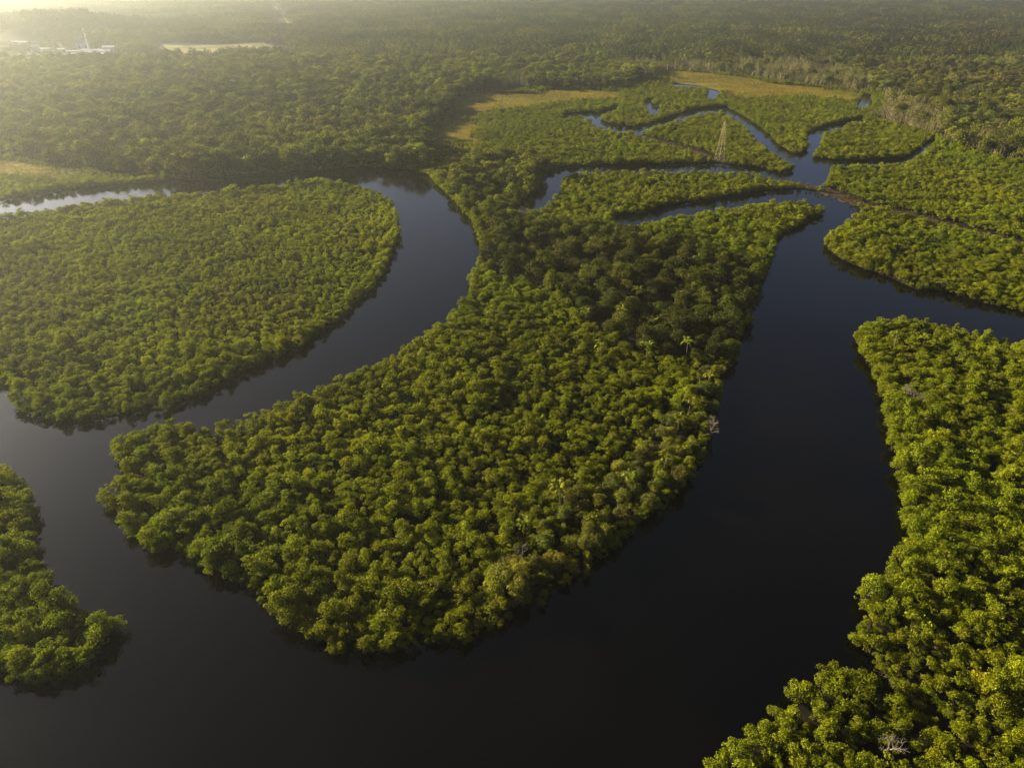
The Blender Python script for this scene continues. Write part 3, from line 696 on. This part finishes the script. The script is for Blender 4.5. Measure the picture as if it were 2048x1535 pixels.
# far blocks of the same wood join the mass: they are simply larger pieces
ptz = hill_z(pt)
tt = tint_forest(pt, np.random.default_rng(55)) * np.where((ptz > 3) & (pt[:, 0] < 0), .4, .60)[:, None]  # shade put into the tint: gaps inside far blocks, hill's unlit side darkest
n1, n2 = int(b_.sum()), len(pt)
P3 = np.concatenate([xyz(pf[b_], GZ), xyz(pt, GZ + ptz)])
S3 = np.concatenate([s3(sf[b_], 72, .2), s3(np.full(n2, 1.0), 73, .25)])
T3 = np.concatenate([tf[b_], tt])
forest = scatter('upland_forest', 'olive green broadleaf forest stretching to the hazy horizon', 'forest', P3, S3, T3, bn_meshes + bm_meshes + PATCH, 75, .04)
rr = np.random.default_rng(76)
pk = np.concatenate([np.where(pf[b_][:, 1] < 400, rr.integers(0, 8, n1), 8 + rr.integers(0, 8, n1)), 16 + rr.integers(0, 6, n2)])
forest.data.attributes['pick'].data.foreach_set('value', pk.astype(np.int32))
pl_meshes = [merged('pale_%d' % i, t, c) for i, (t, c) in enumerate(PALE)]
scatter('pale_trunk_woods', 'pale bare stemmed trees standing along the marsh edge', 'bare trees', xyz(pp, GZ), s3(np.random.default_rng(77).uniform(.75, 1.25, len(pp)), 78, .25), tint_forest(pp, np.random.default_rng(79)), pl_meshes, 80)
pg = np.concatenate([blue_points(np.array(m)[:, 0].min(), np.array(m)[:, 0].max(), np.array(m)[:, 1].min(), np.array(m)[:, 1].max(), 2.6, lambda p, m=m: inside(p, m), 90 + i, .7) for i, m in enumerate(MARSH)])
pg = pg[water_clear(pg, .5)]
gt = np.stack([.8 + .4 * hash_noise(pg, 30, 12)] * 3, 1) * np.stack([np.ones(len(pg)), .85 + .3 * hash_noise(pg, 50, 13), np.ones(len(pg))], 1)
scatter('marsh_grass', 'golden green marsh grass in the open meadows', 'grass', xyz(pg, GZ), s3(np.random.default_rng(81).uniform(.8, 1.5, len(pg)), 82), gt, TUFT, 83)

# ---- single trees
def single_tree(name, label, cat, group, x, y, z, yaw, sc, tint, trunk, crown, tilt=(0, 0)):
    e = bpy.data.objects.new(name, None); COL.objects.link(e)
    e.location = (x, y, z); e.rotation_euler = (tilt[0], tilt[1], yaw); e.scale = sc
    e.empty_display_size = .5
    t = link_obj('trunk', trunk, e); c = link_obj('crown', crown, e)
    c['tint'] = [float(v) for v in tint]
    return tag(e, label, cat, group)
def mangrove_label(x, y):
    if x > 45: return 'yellow green mangrove tree in the dense stand filling the lower right corner', 'mangroves of the lower right bank'
    if x < -45 and y < 140 and not inside(np.array([[x, y]]), ISLAND)[0]: return 'hazy mangrove tree on the wooded point at the lower left edge', 'mangroves of the lower left point'
    return 'round crowned mangrove tree near the southern shore of the central island', 'mangroves of the central island shore'
def broad_label(x, y):
    q = np.array([[x, y]])
    if inside_any(q, FRINGE)[0]: return 'olive broadleaf tree on the eastern shore of the central island', 'broadleaf trees on the island shore'
    if inside_any(q, KNOLL)[0]: return 'broadleaf tree in the dark grove at the top of the central island', 'dark grove of the central island'
    if inside_any(q, NECK)[0]: return 'leafy broadleaf tree on the neck of land above the central island', 'broadleaf trees of the neck'
    return 'tall broadleaf tree at the forest edge across the river', 'broadleaf trees across the river'
def tone(t, s_, mid, small='small', big='large'):
    g = (t[0] + t[1]) / 2
    a_ = 'dark' if g < mid * .86 else ('pale' if g > mid * 1.16 else '')
    b_ = small if s_ < .68 else (big if s_ > .9 else 'mid sized')
    return (b_ + ' ' + a_).strip()
r9 = np.random.default_rng(95)
S = s3(sm[im], 96)
for k, i in enumerate(im):
    lab, grp = mangrove_label(pm[i, 0], pm[i, 1])
    t, c = MANGROVE_NEAR[int(r9.integers(0, len(MANGROVE_NEAR)))]
    lab = tone(tm[i], sm[i], .93) + ' ' + lab
    single_tree('mangrove_tree', lab, 'mangrove', grp, pm[i, 0], pm[i, 1], GZ, r9.uniform(0, 6.28), S[k], tm[i], t, c, (r9.normal() * .06, r9.normal() * .06))
S = s3(sf[jf], 97, .2)
for k, i in enumerate(jf):
    lab, grp = broad_label(pf[i, 0], pf[i, 1])
    t, c = BROAD_NEAR[int(r9.integers(0, len(BROAD_NEAR)))]
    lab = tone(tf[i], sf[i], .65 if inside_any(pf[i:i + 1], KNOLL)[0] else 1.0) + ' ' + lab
    single_tree('broadleaf_tree', lab, 'tree', grp, pf[i, 0], pf[i, 1], GZ, r9.uniform(0, 6.28), S[k], tf[i], t, c, (r9.normal() * .04, r9.normal() * .04))

# ---- palms
def frond_mesh():
    vv, ff = [], []
    n = 9
    mid = [(0.25 + 2.7 * math.sin(u * 1.25) / math.sin(1.25), 1.15 * math.sin(u * 2.6) - .9 * u * u) for u in np.linspace(0, 1, n)]
    for i in range(n - 1):
        (x0, z0), (x1, z1) = mid[i], mid[i + 1]
        u = i / (n - 1); w = .62 * math.sin(math.pi * (0.12 + .82 * u)) + .05
        for s in (-1, 1):
            b = len(vv)
            vv += [(x0, 0, z0), (x1, 0, z1), (x1 + .32, s * w, z1 - .42 * w), (x0 + .42, s * w, z0 - .42 * w)]
            ff += [(b, b + 1, b + 3)] if i % 2 else [(b, b + 1, b + 2)]
            b = len(vv)
            vv += [((x0 + x1) / 2, 0, (z0 + z1) / 2), (x1, 0, z1), ((x0 + x1) / 2 + .5, s * w, (z0 + z1) / 2 - .5 * w)]
            ff += [(b, b + 1, b + 2)]
    return mesh_from('frond_mesh', vv, ff, [M['palm']])
FROND = frond_mesh()
pv, pfc = tube([(0, 0, -.2), (.12, .05, 3), (.1, 0, 6), (0, 0, 9)], [.2, .15, .13, .14], 7)
PALM_TRUNK = mesh_from('palm_trunk_mesh', pv, pfc, [M['palm_bark']], smooth=True)
def palm_label(x, y):
    q = np.array([[x, y]])
    if x < -60: return 'small yellow green palm rising from the scrub of the left island', 'palms on the left island'
    if x > 95: return 'palm with drooping fronds on the right bank near the river bend', 'palms of the right bank'
    if inside_any(q, KNOLL)[0]: return 'bright palm standing among the dark grove of the central island', 'palms in the dark grove'
    if y > 300: return 'palm leaning out over the trees of the far bank', 'palms of the far bank'
    return 'palm with a feathery crown above the eastern shore of the central island', 'palms of the island shore'
for k, (x, y) in enumerate(PALMS):
    e = bpy.data.objects.new('palm_tree', None); COL.objects.link(e)
    h = random.uniform(.72, .98)
    if inside_any(np.array([[x, y]]), KNOLL)[0]: h *= 1.05
    if x < -60: h *= .75
    e.location = (x, y, GZ); e.rotation_euler = (random.gauss(0, .05), random.gauss(0, .05), random.uniform(0, 6.28)); e.scale = (h, h, h)
    lab, grp = palm_label(x, y); 
    if k == 0: lab, grp = 'solitary pale stemmed palm in the gap inland of the island tip', None
    tag(e, lab, 'palm', grp)
    link_obj('trunk', PALM_TRUNK, e)
    tn = [random.uniform(.85, 1.35)] * 3; tn[0] *= random.uniform(.9, 1.15)
    nf = 15
    for j in range(nf):
        f = link_obj('frond', FROND, e); f.location = (0, 0, 8.95)
        f.rotation_euler = (random.gauss(0, .12), random.uniform(-.75, .35), 2 * math.pi * j / nf + random.uniform(-.15, .15))
        s = random.uniform(.8, 1.05); f.scale = (s, s, s); f['tint'] = tn

# ---- dead trees
def dead_tree_mesh(seed, h, spread):
    r = random.Random(seed); parts = []
    def branch(p, d, l, rad, depth):
        q = p + d * l; m = p + d * l * .5 + Vector((r.gauss(0, .06), r.gauss(0, .06), 0)) * l
        parts.append(tube([p, m, q], [rad, rad * .8, rad * .5], 4))
        if depth == 0: return
        for k in range(r.choice((3, 4))):
            nd = (d + Vector((r.gauss(0, spread), r.gauss(0, spread), r.uniform(-.1, .5)))).normalized()
            branch(p + d * l * r.uniform(.5, 1.0), nd, l * r.uniform(.5, .75), rad * .5, depth - 1)
    branch(Vector((0, 0, -.3)), Vector((r.gauss(0, .1), r.gauss(0, .1), 1)).normalized(), h * .5, h * .02 + .05, 0)
    tv, tfc = join(parts); trunk = mesh_from('dead_trunk_mesh', tv, tfc, [M['dead']]); parts.clear()
    top = Vector((0, 0, h * .42))
    for k in range(5):
        branch(top + Vector((0, 0, r.uniform(-.12, .05) * h)), Vector((r.gauss(0, spread), r.gauss(0, spread), .8)).normalized(), h * .28, h * .012 + .03, 3)
    tv, tfc = join(parts); limbs = mesh_from('dead_limb_mesh', tv, tfc, [M['dead']])
    return trunk, limbs
DEAD_M = [dead_tree_mesh(600 + i, 7.5, .75) for i in range(4)]
DEAD_LABELS = ['pinkish bare tree at the pond edge, tallest of its three', 'pinkish bare tree at the pond edge, nearer the island', 'pinkish bare tree at the pond edge, on the neck side', 'grey dead tree in the dark gap of the right bank', 'smaller grey dead tree beside the gap of the right bank', 'white branched dead tree by the bare slope at the right edge', 'small bleached dead tree at the right edge of the forest', 'bleached dead tree leaning over the eastern shore of the central island', 'bare twiggy tree at the water on the eastern island shore', 'grey bare tree in the thin corner of the left island', 'bare stem standing below the solitary palm', 'crooked bare tree among the mangroves at the bottom edge']
for k, (x, y) in enumerate(DEAD):
    e = bpy.data.objects.new('dead_tree', None); COL.objects.link(e)
    s = random.uniform(.7, .95) * (1.3 if k in (0, 5) else 1)
    e.location = (x, y, GZ); e.rotation_euler = (0, 0, random.uniform(0, 6.28)); e.scale = (s, s, s * 1.05)
    tag(e, DEAD_LABELS[k], 'dead tree')
    t, l = DEAD_M[k % 4]
    link_obj('trunk', t, e); link_obj('branches', l, e)

# ---- electricity pylon
def bar(p, q, w):
    return tube([p, q], [w, w], 4)
def build_pylon(x, y):
    e = bpy.data.objects.new('electricity_pylon', None); COL.objects.link(e)
    e.location = (x, y, GZ); e.rotation_euler = (0, 0, R(28))
    tag(e, 'rusty lattice electricity pylon standing in the mangroves', 'pylon')
    lev = [(0, 2.5), (4.5, 2.1), (8.5, 1.75), (12.2, 1.42), (15.6, 1.15), (18.6, 1.0), (21.2, .8), (23.8, .65), (26, .5)]
    def cor(i, s): z, w = lev[i]; return Vector((s[0] * w, s[1] * w, z))
    cs = [(-1, -1), (1, -1), (1, 1), (-1, 1)]
    for s in cs:
        v, f = join([bar(cor(i, s), cor(i + 1, s), .085) for i in range(len(lev) - 1)])
        link_obj('leg', mesh_from('pylon_leg', v, f, [M['steel']]), e)
    for k in range(4):
        a, b = cs[k], cs[(k + 1) % 4]; ps = []
        for i in range(len(lev) - 1):
            ps += [bar(cor(i, a), cor(i + 1, b), .024), bar(cor(i, b), cor(i + 1, a), .024), bar(cor(i + 1, a), cor(i + 1, b), .024)]
        v, f = join(ps)
        link_obj('bracing', mesh_from('pylon_bracing', v, f, [M['steel']]), e)
    for z, L_ in ((17.6, 3.3), (20.9, 3.0), (24.2, 2.6)):
        for s in (-1, 1):
            w = .9
            v, f = join([bar((0, -w * .7, z), (s * L_, 0, z + .25), .08), bar((0, w * .7, z), (s * L_, 0, z + .25), .08), bar((0, 0, z + 1.3), (s * L_, 0, z + .25), .07), bar((s * L_ * .5, -.3, z + .12), (s * L_ * .5, .3, z + .12), .05)])
            arm = link_obj('cross_arm', mesh_from('pylon_arm', v, f, [M['steel']]), e)
            v, f = tube([(s * L_, 0, z + .2), (s * L_, 0, z - .3), (s * L_, 0, z - .5), (s * L_, 0, z - 1.2)], [.06, .13, .13, .06], 6)
            link_obj('insulator', mesh_from('pylon_insulator', v, f, [M['dead']]), arm)
    v, f = join([bar((0, 0, 26), (0, 0, 27.6), .08)] + [bar(cor(8, s), Vector((0, 0, 26.9)), .07) for s in cs])
    link_obj('peak', mesh_from('pylon_peak', v, f, [M['steel']]), e)
build_pylon(*PYLON)
def build_mast(x, y):
    e = bpy.data.objects.new('radio_mast', None); COL.objects.link(e)
    e.location = (x, y, GZ); tag(e, 'tall pale lattice radio mast above the white sheds', 'mast')
    H_ = 36.0; cs = [Vector((1.3 * math.cos(a), 1.3 * math.sin(a), 0)) for a in (.3, 2.4, 4.5)]
    def at(c, z): return Vector((c.x * (1 - .6 * z / H_), c.y * (1 - .6 * z / H_), z))
    for c in cs:
        v, f = bar(at(c, 0), at(c, H_), .34); link_obj('leg', mesh_from('mast_leg', v, f, [M['mast_paint']]), e)
    ps = []
    for i in range(12):
        z0, z1 = i * 3.0, i * 3.0 + 3
        for k in range(3): ps.append(bar(at(cs[k], z0), at(cs[(k + 1) % 3], z1), .12))
    v, f = join(ps); link_obj('bracing', mesh_from('mast_bracing', v, f, [M['white_wall']]), e)
    v, f = bar((0, 0, H_ - .5), (0, 0, H_ + 4), .12); link_obj('antenna', mesh_from('mast_antenna', v, f, [M['white_wall']]), e)
build_mast(*MAST)

# ---- sheds and houses
def prism(L_, W_, z0, z1, over):
    a, b = L_ / 2 + over, W_ / 2 + over; t = .25
    vv = [(-a, -b, z0), (a, -b, z0), (a, b, z0), (-a, b, z0), (-a, 0, z1), (a, 0, z1), (-a, -b, z0 - t), (a, -b, z0 - t), (a, b, z0 - t), (-a, b, z0 - t)]
    ff = [(0, 1, 5, 4), (2, 3, 4, 5), (0, 4, 3), (1, 2, 5), (0, 6, 7, 1), (1, 7, 8, 2), (2, 8, 9, 3), (3, 9, 6, 0), (6, 9, 8, 7)]
    return vv, ff
def boxv(x0, x1, y0, y1, z0, z1):
    vv = [(x0, y0, z0), (x1, y0, z0), (x1, y1, z0), (x0, y1, z0), (x0, y0, z1), (x1, y0, z1), (x1, y1, z1), (x0, y1, z1)]
    return vv, [(0, 3, 2, 1), (4, 5, 6, 7), (0, 1, 5, 4), (1, 2, 6, 5), (2, 3, 7, 6), (3, 0, 4, 7)]
SHED_LABELS = ['long low white shed standing alone at the foot of the hill', 'narrow tall pale building between the two long sheds', 'low grey roofed shed beside the narrow tall building', 'small white hut between the low shed and the sheds by the mast', 'thin long shed left of the mast', 'longest white shed behind the mast foot', 'bright white block at the sand side of the shed row', 'white shed in front of the mast, on its hill side', 'small white shed directly below the mast', 'white shed just past the mast foot', 'white shed at the front of the row nearest the forest', 'white shed touching the bright white block', 'white house by the small yellow lawn', 'white house at the front edge of the yellow lawn', 'tiny white hut at the outer edge of the lawn', 'tall grey gabled hall behind the mast']
for k, (x, y, L_, W_, h, yaw) in enumerate(SHEDS):
    e = bpy.data.objects.new('shed', None); COL.objects.link(e)
    e.location = (x, y, GZ); e.rotation_euler = (0, 0, R(yaw)); tag(e, SHED_LABELS[k], 'building', 'white buildings by the hill')
    v, f = boxv(-L_ / 2, L_ / 2, -W_ / 2, W_ / 2, -.3, h)
    w = link_obj('wall', mesh_from('shed_wall', v, f, [M['white_wall'] if k != 15 else M['grey_roof']]), e)
    v, f = prism(L_, W_, h + .26, h + .26 + W_ * (.2 if k != 15 else .45), .5)
    link_obj('roof', mesh_from('shed_roof', v, f, [M['sheet_roof'] if k not in (2, 15) else M['grey_roof']]), e)
    v, f = boxv(-.9, .9, -W_ / 2 - .06, -W_ / 2 + .02, 0, min(2.6, h * .6)); link_obj('door', mesh_from('shed_door', v, f, [M['door']]), e)
    nw = max(1, int(L_ / 7))
    for q in range(nw):
        cx = (q + .5) / nw * L_ - L_ / 2
        if abs(cx) < 2.2: continue
        v, f = boxv(cx - .8, cx + .8, -W_ / 2 - .05, -W_ / 2 + .02, h * .45, h * .75); link_obj('window', mesh_from('shed_window', v, f, [M['door']]), e)

# ------------------------------------------------------------------ haze
hm, hnt, hout = new_mat('haze_air')
pv_ = hnt.nodes.new('ShaderNodeVolumePrincipled')
pv_.inputs['Color'].default_value = (0.90, 0.95, 0.86, 1)
pv_.inputs['Density'].default_value = 0.00014
pv_.inputs['Anisotropy'].default_value = 0.80
hnt.links.new(pv_.outputs[0], hout.inputs['Volume'])
v, f = boxv(-9500, 9500, -3000, 9500, -1.6, 124)
haze = link_obj('haze', mesh_from('haze', v, f, [hm]))
tag(haze, 'pale sunlit morning haze lying over the forest', 'haze', None, 'stuff')
